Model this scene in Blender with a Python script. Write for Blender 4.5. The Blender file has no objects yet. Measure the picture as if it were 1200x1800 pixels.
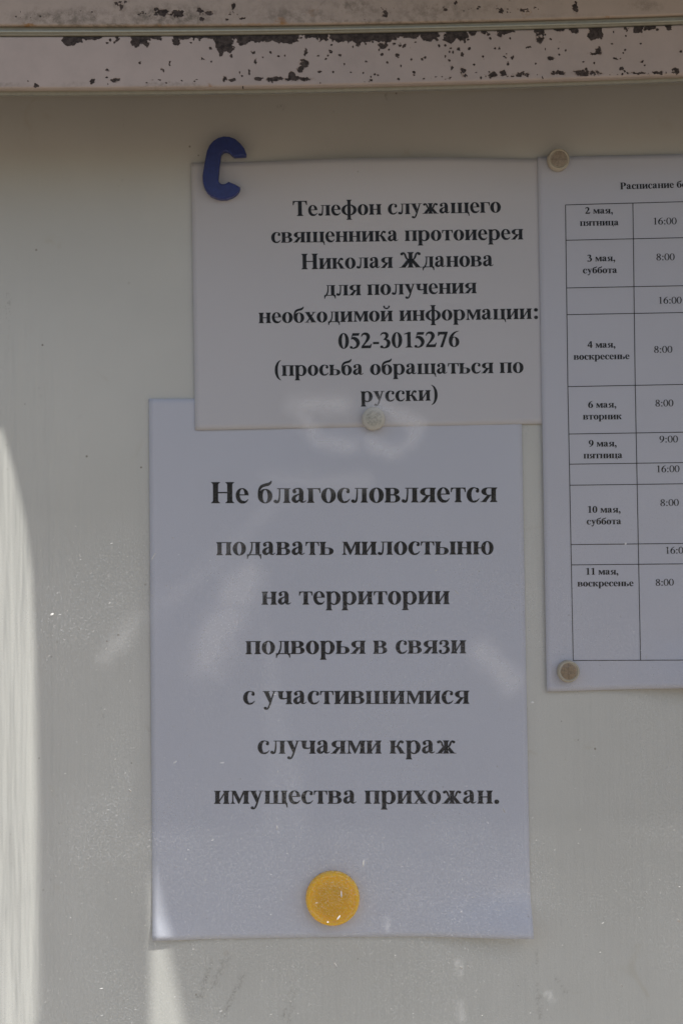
import bpy, bmesh, math, random
import numpy as np
from mathutils import Vector, Matrix, Euler, geometry as mgeo

random.seed(7); rng = np.random.default_rng(11)
scene = bpy.context.scene
COL = scene.collection
R = math.radians

# ------------------------------------------------------------------ camera
FPX, PW, PH, DIST = 2500.0, 1200.0, 1800.0, 0.789     # focal length in photo pixels, photo size, distance to the board
CZ = 1.50                                             # height of the middle of the picture
YAW, PITCH, ROLL = R(2.0), R(2.3), R(-0.55)
fw = Vector((math.sin(YAW)*math.cos(PITCH), math.cos(YAW)*math.cos(PITCH), math.sin(PITCH)))
cam = bpy.data.objects.new('camera', bpy.data.cameras.new('camera')); COL.objects.link(cam)
cam.data.sensor_fit = 'VERTICAL'; cam.data.sensor_height = 24.0
cam.data.lens = FPX/PH*24.0; cam.data.clip_start = 0.01; cam.data.clip_end = 500
campos = Vector((0, 0, CZ)) - fw*DIST
crot = (fw.to_track_quat('-Z', 'Y') @ Euler((0, 0, ROLL)).to_quaternion()).to_matrix()
cam.matrix_world = Matrix.Translation(campos) @ crot.to_4x4()
scene.camera = cam

# ------------------------------------------------------------------ sky, sun, exposure
SUN_RATIO = 1.8                                       # rise over run of the sun seen from the board
sdir = Vector((0.8, -1.0, SUN_RATIO)).normalized()   # towards the sun
elev = math.asin(sdir.z)
w = bpy.data.worlds.new('World'); scene.world = w; w.use_nodes = True
nt = w.node_tree
sky = nt.nodes.new('ShaderNodeTexSky'); sky.sky_type = 'NISHITA'; sky.sun_disc = False
sky.sun_elevation = elev; sky.sun_rotation = math.atan2(sdir.x, sdir.y) % (2*math.pi)
sky.dust_density = 2.0
bg = nt.nodes['Background']; bg.inputs['Strength'].default_value = 0.15
nt.links.new(sky.outputs[0], bg.inputs['Color'])
sun = bpy.data.objects.new('sun', bpy.data.lights.new('sun', 'SUN')); COL.objects.link(sun)
sun.data.energy = 4.4; sun.data.angle = R(0.5); sun.data.color = (1.0, 0.975, 0.935)
sun.rotation_euler = (-sdir).to_track_quat('-Z', 'Y').to_euler()
sun.location = (0, -1, 4)
scene.view_settings.view_transform = 'Standard'; scene.view_settings.look = 'None'
scene.view_settings.gamma = 1.0; scene.view_settings.exposure = -0.2
scene.cycles.max_bounces = 10; scene.cycles.transparent_max_bounces = 16

# ------------------------------------------------------------------ helpers
def unproj(px, py, Y=0.0):
    """the place at depth Y seen at a pixel of the photograph"""
    d = crot @ Vector(((px-PW/2)/FPX, (PH/2-py)/FPX, -1.0))
    t = (Y-campos.y)/d.y
    return campos + d*t
RM = np.array(crot); CP = np.array(campos)
def proj(P):
    """N x 3 world points -> photo pixels"""
    L = (np.asarray(P)-CP) @ RM
    return np.stack([PW/2+FPX*L[:, 0]/-L[:, 2], PH/2-FPX*L[:, 1]/-L[:, 2]], 1)

def link(o, parent=None):
    COL.objects.link(o)
    if parent is not None: o.parent = parent
    return o
def mesh_obj(name, verts, faces, m=None, parent=None, smooth=False, origin=None):
    me = bpy.data.meshes.new(name)
    if origin is not None:
        verts = [(v[0]-origin[0], v[1]-origin[1], v[2]-origin[2]) for v in verts]
    me.from_pydata([tuple(map(float, v)) for v in verts], [], faces); me.update()
    if smooth: me.polygons.foreach_set('use_smooth', [True]*len(me.polygons))
    o = bpy.data.objects.new(name, me)
    if m: me.materials.append(m)
    link(o, parent)
    if origin is not None: o.location = origin
    return o
def tag(o, label=None, cat=None, group=None, kind=None):
    for k, v in (('label', label), ('category', cat), ('group', group), ('kind', kind)):
        if v: o[k] = v
    return o
def box(name, x0, x1, y0, y1, z0, z1, m, parent=None, bev=0.0, origin=(0, 0, 0), segs=2):
    bm = bmesh.new()
    c = Vector(((x0+x1)/2-origin[0], (y0+y1)/2-origin[1], (z0+z1)/2-origin[2]))
    bmesh.ops.create_cube(bm, size=1, matrix=Matrix.Translation(c) @ Matrix.Diagonal((x1-x0, y1-y0, z1-z0, 1)))
    if bev: bmesh.ops.bevel(bm, geom=bm.edges[:], offset=bev, segments=segs, affect='EDGES', profile=0.5)
    me = bpy.data.meshes.new(name); bm.to_mesh(me); bm.free()
    o = bpy.data.objects.new(name, me); me.materials.append(m)
    return link(o, parent)

def vnoise(x, y, seed=0, octaves=4, gain=0.5):
    """smooth value noise about 0..1 on arrays"""
    out = np.zeros_like(x, dtype=float); amp = 1.0; tot = 0.0
    for k in range(octaves):
        g = np.random.default_rng(seed*31+k).random((256, 256))
        xf, yf = x*2**k, y*2**k
        xi, yi = np.floor(xf).astype(int), np.floor(yf).astype(int)
        u, v = xf-xi, yf-yi; u = u*u*(3-2*u); v = v*v*(3-2*v)
        a = g[xi % 256, yi % 256]; b = g[(xi+1) % 256, yi % 256]
        c = g[xi % 256, (yi+1) % 256]; d = g[(xi+1) % 256, (yi+1) % 256]
        out += amp*((a*(1-u)+b*u)*(1-v)+(c*(1-u)+d*u)*v); tot += amp; amp *= gain
    return out/tot

# ------------------------------------------------------------------ materials
class NT:
    def __init__(s, name):
        s.m = bpy.data.materials.new(name); s.m.use_nodes = True
        s.t = s.m.node_tree; s.t.nodes.clear()
        s.out = s.n('ShaderNodeOutputMaterial')
    def n(s, typ, **kw):
        nd = s.t.nodes.new(typ)
        for k, v in kw.items():
            if hasattr(nd, k): setattr(nd, k, v)
        return nd
    def l(s, a, b): s.t.links.new(a, b)
    def coord(s, scale=(1, 1, 1), rot=(0, 0, 0)):
        tc = s.n('ShaderNodeTexCoord'); mp = s.n('ShaderNodeMapping')
        mp.inputs['Scale'].default_value = scale; mp.inputs['Rotation'].default_value = rot
        s.l(tc.outputs['Object'], mp.inputs['Vector']); return mp.outputs[0]
    def noise(s, scale, detail=3, rough=0.5, vec=None, dist=0.0):
        nd = s.n('ShaderNodeTexNoise'); nd.inputs['Scale'].default_value = scale
        nd.inputs['Detail'].default_value = detail; nd.inputs['Roughness'].default_value = rough
        nd.inputs['Distortion'].default_value = dist
        s.l(vec if vec is not None else s.coord(), nd.inputs['Vector']); return nd.outputs['Fac']
    def voro(s, scale, vec=None, rnd=1.0):
        nd = s.n('ShaderNodeTexVoronoi'); nd.inputs['Scale'].default_value = scale
        nd.inputs['Randomness'].default_value = rnd
        s.l(vec if vec is not None else s.coord(), nd.inputs['Vector']); return nd
    def ramp(s, fac, a, b, ca=0.0, cb=1.0, smooth=True):
        nd = s.n('ShaderNodeMapRange'); nd.interpolation_type = 'SMOOTHSTEP' if smooth else 'LINEAR'
        for k, v in (('From Min', a), ('From Max', b), ('To Min', ca), ('To Max', cb)): nd.inputs[k].default_value = v
        s.l(fac, nd.inputs['Value']); return nd.outputs[0]
    def math(s, op, a, b=None):
        nd = s.n('ShaderNodeMath', operation=op)
        for i, v in enumerate((a, b)):
            if v is None: continue
            if isinstance(v, (int, float)): nd.inputs[i].default_value = v
            else: s.l(v, nd.inputs[i])
        return nd.outputs[0]
    def mix(s, fac, a, b):
        nd = s.n('ShaderNodeMix', data_type='RGBA')
        for k, v in ((0, fac), (6, a), (7, b)):
            if isinstance(v, (int, float)): nd.inputs[k].default_value = v
            elif isinstance(v, tuple): nd.inputs[k].default_value = (*v, 1)
            else: s.l(v, nd.inputs[k])
        return nd.outputs[2]
    def attr(s, name):
        nd = s.n('ShaderNodeAttribute', attribute_name=name); return nd.outputs['Fac']
    def bump(s, h, dist, strength=1.0, normal=None):
        nd = s.n('ShaderNodeBump'); nd.inputs['Distance'].default_value = dist
        nd.inputs['Strength'].default_value = strength; s.l(h, nd.inputs['Height'])
        if normal is not None: s.l(normal, nd.inputs['Normal'])
        return nd.outputs[0]
    def bsdf(s, col, rough=0.5, normal=None, spec=0.5, **kw):
        b = s.n('ShaderNodeBsdfPrincipled')
        if isinstance(col, tuple): b.inputs['Base Color'].default_value = (*col, 1)
        else: s.l(col, b.inputs['Base Color'])
        if isinstance(rough, (int, float)): b.inputs['Roughness'].default_value = rough
        else: s.l(rough, b.inputs['Roughness'])
        b.inputs['Specular IOR Level'].default_value = spec
        if normal is not None: s.l(normal, b.inputs['Normal'])
        for k, v in kw.items():
            i = b.inputs[k.replace('_', ' ')]
            if isinstance(v, (int, float, tuple)): i.default_value = v
            else: s.l(v, i)
        return b.outputs[0]
    def done(s, sh): s.l(sh, s.out.inputs['Surface']); return s.m

def mat_board():
    m = NT('painted_back_panel')
    big = m.noise(6, 4, 0.6)
    c = m.mix(m.ramp(big, 0.35, 0.7), (0.58, 0.56, 0.53), (0.63, 0.61, 0.58))
    # old glue and finger stains
    st = m.noise(28, 5, 0.65, dist=1.2)
    c = m.mix(m.ramp(st, 0.62, 0.76, 0, 0.30), c, (0.46, 0.40, 0.30))
    # scuffs dragged down the panel
    sc = m.noise(1, 5, 0.7, vec=m.coord((55, 55, 14), (0, R(-22), 0)))
    msk = m.math('MULTIPLY', m.ramp(sc, 0.62, 0.72, 0, 1), m.ramp(m.noise(420, 2, 0.7), 0.5, 0.66))
    c = m.mix(m.math('MULTIPLY', msk, 0.45), c, (0.22, 0.20, 0.17))
    # fly specks
    v = m.voro(95)
    sp = m.math('MULTIPLY', m.ramp(v.outputs['Distance'], 0.045, 0.075, 1, 0), m.ramp(m.noise(22, 2), 0.5, 0.6))
    c = m.mix(m.math('MULTIPLY', sp, 0.7), c, (0.16, 0.12, 0.08))
    c = m.mix(m.math('MULTIPLY', m.math('MULTIPLY', m.attr('scuff'), m.ramp(m.noise(900, 3, 0.7), 0.40, 0.60)), 0.45), c, (0.20, 0.18, 0.155))
    streak = m.noise(1, 3, 0.5, vec=m.coord((75, 1, 6), (0, R(-8), 0)))
    tx = m.n('ShaderNodeTexCoord'); sxx = m.n('ShaderNodeSeparateXYZ'); m.l(tx.outputs['Object'], sxx.inputs[0])
    streak = m.math('MULTIPLY', streak, m.math('MULTIPLY', m.ramp(sxx.outputs[0], -0.176, -0.13, 1.0, 0.10), m.ramp(sxx.outputs[2], 0.50, 0.60, 1.0, 0.1)))      # the sheet is buckled towards its left end
    n = m.bump(streak, 0.0042, 1.0)
    n = m.bump(m.noise(900, 2), 0.00005, 1.0, n)
    return m.done(m.bsdf(c, m.ramp(big, 0.3, 0.7, 0.42, 0.55), n, 0.4))

def mat_rail(name, tint=(0.475, 0.405, 0.36)):
    m = NT(name)
    r = m.attr('rust')
    fine = m.noise(700, 4, 0.7)
    edge = m.math('ADD', r, m.ramp(fine, 0.2, 0.8, -0.16, 0.16, False))
    mask = m.ramp(edge, 0.43, 0.60)
    halo = m.ramp(edge, 0.22, 0.5, 0, 0.40)
    base = m.mix(m.ramp(m.noise(45, 5, 0.65), 0.35, 0.75), tint, tuple(t*0.88 for t in tint))
    grime = m.attr('grime')
    gm = m.math('MULTIPLY', grime, m.ramp(m.noise(260, 5, 0.75), 0.36, 0.66))
    base = m.mix(gm, base, (0.17, 0.14, 0.10))
    base = m.mix(m.math('MULTIPLY', m.attr('ochre'), m.ramp(m.noise(330, 4), 0.3, 0.6)), base, (0.32, 0.17, 0.06))
    v = m.voro(150)
    sp = m.math('MULTIPLY', m.ramp(v.outputs['Distance'], 0.05, 0.10, 1, 0), m.ramp(m.noise(60, 2), 0.56, 0.62))
    base = m.mix(m.math('MULTIPLY', sp, 0.55), base, (0.14, 0.10, 0.08))
    base = m.mix(halo, base, (0.33, 0.25, 0.20))
    metal = m.mix(m.ramp(m.noise(420, 4, 0.7), 0.35, 0.65), (0.028, 0.022, 0.02), (0.085, 0.068, 0.06))
    c = m.mix(mask, base, metal)
    h = m.math('SUBTRACT', 1.0, mask)
    n = m.bump(h, 0.00022, 1.0)
    n = m.bump(m.noise(380, 4, 0.6), 0.00007, 1.0, n)
    n = m.bump(m.noise(14, 2), 0.002, 0.4, n)
    return m.done(m.bsdf(c, m.ramp(mask, 0, 1, 0.42, 0.85), n, 0.4))

def simple(name, col, rough=0.5, spec=0.4, ns=300, amt=0.12, bd=0.00006, **kw):
    m = NT(name)
    f = m.noise(ns, 4, 0.6)
    c = m.mix(m.ramp(f, 0.3, 0.7), col, tuple(max(0, x*(1-amt)) for x in col))
    return m.done(m.bsdf(c, rough, m.bump(f, bd), spec, **kw))

def mat_paper(name, col):
    m = NT(name)
    f = m.noise(900, 3, 0.6)
    c = m.mix(m.ramp(m.noise(9, 3), 0.3, 0.7), col, tuple(x*0.965 for x in col))
    c = m.mix(m.ramp(m.noise(240, 2, 0.8), 0.74, 0.78, 0, 0.5), c, (0.3, 0.27, 0.25))
    n = m.bump(f, 0.00004)
    n = m.bump(m.noise(11, 2, 0.4), 0.004, 0.5, n)
    p = m.bsdf(c, 0.75, n, 0.25)
    tr = m.n('ShaderNodeBsdfTranslucent'); m.l(c, tr.inputs['Color'])
    mx = m.n('ShaderNodeMixShader'); mx.inputs[0].default_value = 0.12
    m.l(p, mx.inputs[1]); m.l(tr.outputs[0], mx.inputs[2])
    return m.done(mx.outputs[0])

def mat_ink():
    m = NT('black_toner')
    f = m.noise(520, 4, 0.7)
    patch = m.ramp(m.noise(70, 2), 0.5, 0.68)
    c = m.mix(m.math('MULTIPLY', m.ramp(f, 0.5, 0.72), m.math('ADD', m.math('MULTIPLY', patch, 0.5), 0.12)), (0.018, 0.017, 0.018), (0.16, 0.15, 0.16))
    return m.done(m.bsdf(c, 0.7, None, 0.12))

def mat_glass():
    m = NT('dusty_window_glass')
    gl = m.n('ShaderNodeBsdfGlossy'); gl.inputs['Roughness'].default_value = 0.02
    tr = m.n('ShaderNodeBsdfTransparent'); tr.inputs['Color'].default_value = (0.965, 0.985, 0.97, 1)
    lw = m.n('ShaderNodeLayerWeight')               # Schlick reflectance of the pane, the same from both sides
    frv = m.math('ADD', m.math('MULTIPLY', m.math('POWER', lw.outputs['Facing'], 5.0), 0.96), 0.010)
    n1 = m.bump(m.noise(7, 1), 0.0006, 0.5); m.l(n1, gl.inputs['Normal'])
    mx = m.n('ShaderNodeMixShader'); m.l(frv, mx.inputs[0])
    m.l(tr.outputs[0], mx.inputs[1]); m.l(gl.outputs[0], mx.inputs[2])
    # dust film: thin veil, grain and specks, thickened low down for sunlit haze
    tz = m.n('ShaderNodeTexCoord'); sz = m.n('ShaderNodeSeparateXYZ'); m.l(tz.outputs['Object'], sz.inputs[0])
    zz = m.math('ADD', sz.outputs[2], m.ramp(m.noise(9, 4, 0.6), 0, 1, -0.03, 0.03, False))
    low = m.ramp(zz, 0.40, 0.485, 1, 0)            # pane height above the case origin; stands in for the sunlight's edge
    low2 = m.ramp(zz, 0.17, 0.62, 1, 0)
    dens = m.math('MULTIPLY', m.ramp(m.noise(13, 4, 0.6, dist=0.6), 0.32, 0.72), low)
    v1 = m.voro(1000); v2 = m.voro(430)
    def speck(v, r0, keep):
        sz = m.math('MULTIPLY', m.n_sep(v), r0) if False else r0
        on = m.ramp(m.math('MULTIPLY', v.outputs['Color'], 1.0), keep, keep+0.01)
        return m.math('MULTIPLY', m.ramp(v.outputs['Distance'], r0*0.4, r0, 1, 0), on)
    s1 = m.math('MULTIPLY', speck(v1, 0.30, 0.66), m.math('MULTIPLY', dens, 0.36))
    s2 = m.math('MULTIPLY', speck(v2, 0.16, 0.70), m.math('MULTIPLY', dens, 0.25))
    grain = m.math('MULTIPLY', m.ramp(m.noise(1100, 3, 0.75), 0.42, 0.75), m.math('MULTIPLY', m.math('ADD', dens, m.math('MULTIPLY', low, 0.35)), 0.13))
    film = m.math('ADD', m.math('MULTIPLY', m.ramp(m.noise(5, 3, 0.5), 0.3, 0.7, 0.6, 1.0), m.math('MULTIPLY', low2, 0.022)), 0.002)
    tot = m.math('ADD', m.math('ADD', s1, s2), m.math('ADD', grain, film))
    tot = m.math('ADD', tot, m.math('MULTIPLY', m.attr('reflection_drip'), 0.34))  # reflections painted as pale film, and drip marks
    tot = m.math('MINIMUM', tot, 0.9)
    df = m.n('ShaderNodeBsdfDiffuse'); df.inputs['Color'].default_value = (0.95, 0.95, 0.94, 1)
    ms = m.n('ShaderNodeMixShader'); m.l(tot, ms.inputs[0])
    m.l(mx.outputs[0], ms.inputs[1]); m.l(df.outputs[0], ms.inputs[2])
    return m.done(ms.outputs[0])

def mat_magnet_white(name, core, rim, crack=True, seed=0.0):
    m = NT(name)
    tc = m.n('ShaderNodeTexCoord'); sx = m.n('ShaderNodeSeparateXYZ'); m.l(tc.outputs['Object'], sx.inputs[0])
    r = m.math('SQRT', m.math('ADD', m.math('POWER', sx.outputs[0], 2.0), m.math('POWER', sx.outputs[2], 2.0)))
    wob = m.math('ADD', r, m.ramp(m.noise(420, 3), 0, 1, -0.0006, 0.0006, False))
    inner = m.ramp(wob, 0.0040, 0.0050, 1, 0)
    dirt = m.ramp(m.noise(700, 5, 0.75), 0.35, 0.7)
    c = m.mix(inner, rim, m.mix(dirt, core, tuple(x*0.55 for x in core)))
    if crack:
        zz = m.math('ABSOLUTE', m.math('ADD', sx.outputs[2], m.ramp(m.noise(160, 3), 0, 1, -0.0011+seed, 0.0007+seed, False)))
        line = m.math('MULTIPLY', m.ramp(zz, 0.0, 0.00045, 1, 0), inner)
        c = m.mix(m.math('MULTIPLY', line, 0.5), c, (0.10, 0.06, 0.035))
    return m.done(m.bsdf(c, 0.45, m.bump(m.noise(500, 4, 0.7), 0.00008), 0.4))

def mat_orange():
    m = NT('translucent_orange_plastic')
    f = m.noise(160, 3, 0.5)
    c = m.mix(m.ramp(f, 0.35, 0.7), (0.80, 0.42, 0.0), (0.72, 0.37, 0.0))
    tc = m.n('ShaderNodeTexCoord'); sx = m.n('ShaderNodeSeparateXYZ'); m.l(tc.outputs['Object'], sx.inputs[0])
    r = m.math('SQRT', m.math('ADD', m.math('POWER', sx.outputs[0], 2.0), m.math('POWER', sx.outputs[2], 2.0)))
    c = m.mix(m.ramp(r, 0.006, 0.0142, 0, 1), c, (1.0, 0.52, 0.0))      # clear rim round the darker magnet core
    return m.done(m.bsdf(c, 0.22, None, 0.35, Subsurface_Weight=0.5, Subsurface_Radius=(0.004, 0.0018, 0.0002), Subsurface_Scale=1.0))

def mat_blue():
    m = NT('blue_plastic')
    f = m.noise(520, 4, 0.65)
    c = m.mix(m.ramp(f, 0.3, 0.72), (0.012, 0.020, 0.155), (0.018, 0.029, 0.20))
    return m.done(m.bsdf(c, 0.38, m.bump(f, 0.00006), 0.45, Subsurface_Weight=0.15, Subsurface_Radius=(0.0005, 0.001, 0.003), Subsurface_Scale=1.0))

M_BOARD = mat_board(); M_RAIL = mat_rail('flaking_painted_rail'); M_LINTEL = mat_rail('mouldy_painted_lintel', (0.46, 0.385, 0.32))
M_SEAL = simple('greenish_glazing_seal', (0.33, 0.33, 0.27), 0.45)
M_INNER = simple('painted_case_inside', (0.52, 0.50, 0.43), 0.5)
M_WOOD = simple('weathered_shade_board', (0.34, 0.27, 0.20), 0.7, ns=60, amt=0.35)  # wood of the added shade board, shared by the rear post
M_PAVE = simple('pale_stone_paving', (0.27, 0.20, 0.135), 0.85, ns=3, amt=0.2, bd=0.002)
M_PAPER1 = mat_paper('copier_paper_small', (0.68, 0.65, 0.685)); M_PAPER2 = mat_paper('copier_paper', (0.665, 0.665, 0.755)); M_PAPER3 = mat_paper('copier_paper_timetable', (0.655, 0.645, 0.725))
M_INK = mat_ink(); M_GLASS = mat_glass(); M_ORANGE = mat_orange(); M_BLUE = mat_blue()
M_LINT = simple('white_lint', (0.80, 0.78, 0.73), 0.8)

# ------------------------------------------------------------------ the notice case
GY = -0.080                                            # glass plane
RY = -0.088                                            # front of the door rail
LY = -0.0915                                            # front of the lintel
X0, X1 = -0.62, 0.62
ZB = CZ-0.42
case = bpy.data.objects.new('notice_case', None); link(case); case.location = (0, 0, ZB-0.04)
tag(case, 'glass fronted notice case with flaking pinkish white painted metal rails around pale panel', 'notice case')
O = tuple(case.location)

def grid_sheet(xs, zs, yfun):
    vs = [(x, yfun(x, z), z) for z in zs for x in xs]
    nx = len(xs); fs = [(j*nx+i, j*nx+i+1, (j+1)*nx+i+1, (j+1)*nx+i) for j in range(len(zs)-1) for i in range(nx-1)]
    return vs, fs
def set_attr(o, name, vals):
    a = o.data.attributes.new(name, 'FLOAT', 'POINT'); a.data.foreach_set('value', np.asarray(vals, dtype=np.float32))
def wc(o):
    n = len(o.data.vertices); a = np.empty(n*3); o.data.vertices.foreach_get('co', a)
    return a.reshape(-1, 3)+np.array(O)

# back panel: front sheet fine enough for its scuffs, with a thick body behind it
ZT = CZ+0.320
xs = np.unique(np.concatenate([np.linspace(X0, -0.21, 8), np.arange(-0.21, 0.211, 0.0015), np.linspace(0.21, X1, 8)]))
zs = np.unique(np.concatenate([np.linspace(ZB, CZ-0.30, 5), np.arange(CZ-0.30, CZ+0.27, 0.0015), np.linspace(CZ+0.27, ZT, 5)]))
vs, fs = grid_sheet(xs, zs, lambda x, z: 0.0)
nb = len(vs)
vs += [(X0, 0, ZB), (X1, 0, ZB), (X1, 0, ZT), (X0, 0, ZT), (X0, 0.004, ZB), (X1, 0.004, ZB), (X1, 0.004, ZT), (X0, 0.004, ZT)]
b = nb
fs += [(b+4, b+7, b+6, b+5), (b, b+4, b+5, b+1), (b+1, b+5, b+6, b+2), (b+2, b+6, b+7, b+3), (b+3, b+7, b+4, b)]
panel = mesh_obj('back_panel', vs, fs, M_BOARD, case, origin=O); panel.location = (0, 0, 0)
pp = proj(wc(panel)); X, Y = pp[:, 0], pp[:, 1]
def seg(X, Y, x0, y0, x1, y1, wd):
    dx, dy = x1-x0, y1-y0; L2 = dx*dx+dy*dy
    t = np.clip(((X-x0)*dx+(Y-y0)*dy)/L2, 0, 1)
    d = np.hypot(X-(x0+t*dx), Y-(y0+t*dy))
    return np.clip(1-d/wd, 0, 1)
nz = vnoise(X/4.0, Y/4.0, 3, 3)
sc = np.zeros(len(X))
for a in ((372, 1690, 352, 1750, 13), (400, 1680, 372, 1740, 12), (432, 1705, 392, 1782, 12), (516, 1722, 498, 1790, 10),
          (520, 1740, 505, 1800, 8), (978, 1720, 992, 1745, 7), (940, 1670, 943, 1700, 5), (944, 1730, 948, 1790, 6), (519, 1690, 519, 1800, 3),
          (490, 184, 505, 190, 6)):
    sc = np.maximum(sc, seg(X, Y, *a))
set_attr(panel, 'scuff', np.clip((sc*0.62+nz-0.86)*6, 0, 1))

def case_box(name, x0, x1, y0, y1, z0, z1, m, bev=0.001): return box(name, x0, x1, y0, y1, z0, z1, m, case, bev, O)
case_box('case_floor', X0, X1, GY-0.014, -0.0005, ZB-0.04, ZB-0.0005, M_INNER)
for sx in (X0, X1-0.03):
    case_box('side_wall', sx+0.0005, sx+0.0295, LY+0.004, 0.004, ZB+0.0005, ZT-0.0005, M_INNER)
case_box('case_top', X0, X1, LY+0.004, 0.004, ZT+0.0005, ZT+0.004, M_INNER)

# rails: swept along x with the slight bend seen in the photo
def bend(pts, Yd):
    P = [unproj(px, py, Yd) for px, py in pts]
    c = np.polyfit([p.x for p in P], [p.z for p in P], 2)
    def f(x):
        x = np.asarray(x, float); xc = np.clip(x, -0.2, 0.2)
        return np.polyval(c, xc)+(x-xc)*np.polyval(np.polyder(c), xc)
    return f
def rail(name, ftop, fbot, yf, yb, m, rows=66, bev=0.0009, dx=0.00042):
    xs = np.unique(np.concatenate([np.linspace(X0, -0.215, 12), np.arange(-0.215, 0.216, dx), np.linspace(0.216, X1, 12)]))
    zt, zb = ftop(xs), fbot(xs)
    prof = [(yb, 1.0, 0.0)]
    for k in range(4):
        a = math.pi/2*k/3; prof.append((yf+bev*(1-math.sin(a)), 1.0, -bev*(1-math.cos(a))))
    for k in range(1, rows): prof.append((yf, 1-k/rows, 0.0))
    for k in range(4):
        a = math.pi/2*(1-k/3); prof.append((yf+bev*(1-math.sin(a)), 0.0, bev*(1-math.cos(a))))
    prof.append((yb, 0.0, 0.0))
    V = []
    for (y, t, dz) in prof:
        z = zb+(zt-zb)*t
        if 0 < t < 1: z = zb+bev+(zt-zb-2*bev)*t
        V.append(np.stack([xs, np.full_like(xs, y), z+dz], 1))
    V = np.concatenate(V); nx = len(xs); n = len(prof)
    F = [(j*nx+i, (j+1)*nx+i, (j+1)*nx+i+1, j*nx+i+1) for j in range(n-1) for i in range(nx-1)]
    F += [((n-1)*nx+i, i, i+1, (n-1)*nx+i+1) for i in range(nx-1)]
    F += [tuple(j*nx for j in range(n))[::-1], tuple(j*nx+nx-1 for j in range(n))]
    o = mesh_obj(name, V, F, m, case, origin=O, smooth=True); o.location = (0, 0, 0)
    return o
f_bot = bend([(0, 155), (600, 149), (1200, 131)], RY)
f_top = bend([(0, 64), (600, 59), (1200, 43)], RY)
l_bot = bend([(0, 44.5), (600, 41.5), (1200, 25.5)], LY)
door = rail('door_rail', f_top, f_bot, RY, GY+0.004, M_RAIL)
lint = rail('case_lintel', lambda x: l_bot(x)+0.075, l_bot, LY, -0.0890, M_LINTEL, rows=170)
# the greenish strip between the two, with its lighter bead
s_t = lambda x: l_bot(x)+0.010
s_b = lambda x: f_top(x)+0.0002
rail('glazing_seal', s_t, s_b, RY-0.0008, GY+0.006, M_SEAL, rows=3, dx=0.01)
bead_t = bend([(0, 57), (600, 52.5), (1200, 37.5)], RY+0.001); bead_b = bend([(0, 60.5), (600, 56), (1200, 41)], RY+0.001)
rail('glazing_bead', bead_t, bead_b, RY-0.0018, RY-0.0006, simple('pale_bead', (0.42, 0.44, 0.37), 0.3), rows=3, bev=0.0004, dx=0.01)
# inner lip the glass sits against
rail('glass_channel', lambda x: f_bot(x)+0.006, lambda x: f_bot(x)-0.0016, GY-0.0035, GY-0.0012, M_SEAL, rows=3, bev=0.0004, dx=0.01)

# ---- flaked paint on the rails
def paint_marks(o, flakes, spots, grime, ochre, scratches=(), seed=0, band=None, thr=1.0):
    P = wc(o); q = proj(P); X, Y = q[:, 0], q[:, 1]
    wx = (vnoise(X/7, Y/7, seed+1, 4, 0.6)-0.5)*14; wy = (vnoise(X/7, Y/7, seed+2, 4, 0.6)-0.5)*12
    wx += (vnoise(X/2.2, Y/2.2, seed+21, 2)-0.5)*6; wy += (vnoise(X/2.2, Y/2.2, seed+22, 2)-0.5)*6
    Xw, Yw = X+wx, Y+wy
    n1 = vnoise(X/5, Y/5, seed+3, 4, 0.6)
    r = np.zeros(len(X))
    top = np.interp(X, (0, 600, 1200), band) if band else np.zeros_like(X)
    for (x0, x1, d) in flakes:                # hanging from the rail's top edge
        cx, hw = (x0+x1)/2, (x1-x0)/2+3
        a = np.clip((hw-np.abs(Xw-cx))/4, 0, 1)
        dd = 3+d*(0.55+0.9*vnoise(X/9, X*0+seed, seed+5, 3))
        b_ = np.clip((dd-(Yw-wy*0.5-top))/5, 0, 1)
        r = np.maximum(r, a*b_)
    for (cx, cy, rx, ry) in spots:
        d = np.hypot((X-cx+wx*0.6)/(rx+0.5), (Y-cy+wy*0.6)/(ry+0.5))
        r = np.maximum(r, np.clip(1.5-d, 0, 1)*np.clip(0.22+n1*1.25, 0, 1))
    rr = random.Random(seed)
    for k in range(grime.get('tiny', 0)):
        cx = rr.uniform(170, 1200) if k % 3 else rr.uniform(560, 900); t_ = np.interp(cx, (0, 600, 1200), band)
        cy = t_+8+85*rr.random()**2.2; rx, ry = rr.uniform(0.5, 1.7), rr.uniform(0.5, 1.9)
        d = np.hypot((X-cx+wx*0.25)/(rx+1), (Y-cy+wy*0.25)/(ry+1)); r = np.maximum(r, np.clip(1.4-d, 0, 0.8))
    for (x0, x1, cy, h, dens) in grime.get('rows', ()):   # broken rows of tiny chips
        n2 = vnoise(X/4.5, Y/3.2, seed+9, 3, 0.6)
        mk = np.clip((x1-X)/8, 0, 1)*np.clip((X-x0)/8, 0, 1)*np.clip(1.5-1.2*np.abs(Y-cy)/h, 0, 1)
        r = np.maximum(r, np.clip((n2*mk-(0.72-dens*0.22))*7, 0, 1))
    set_attr(o, 'rust', r)
    g = np.zeros(len(X)); oc = np.zeros(len(X))
    for (cx, cy, rx, ry, s) in grime.get('blobs', ()):
        g = np.maximum(g, s*np.clip(1.6-np.hypot((Xw-cx)/rx, (Yw-cy)/ry)*1.1, 0, 1))
    for a in scratches: g = np.maximum(g, seg(X, Y, *a)*0.9)
    for (cx, cy, rx, ry, s) in ochre:
        oc = np.maximum(oc, s*np.clip(1.6-np.hypot((Xw-cx)/rx, (Yw-cy)/ry)*1.1, 0, 1))
    set_attr(o, 'grime', g); set_attr(o, 'ochre', oc)

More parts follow.
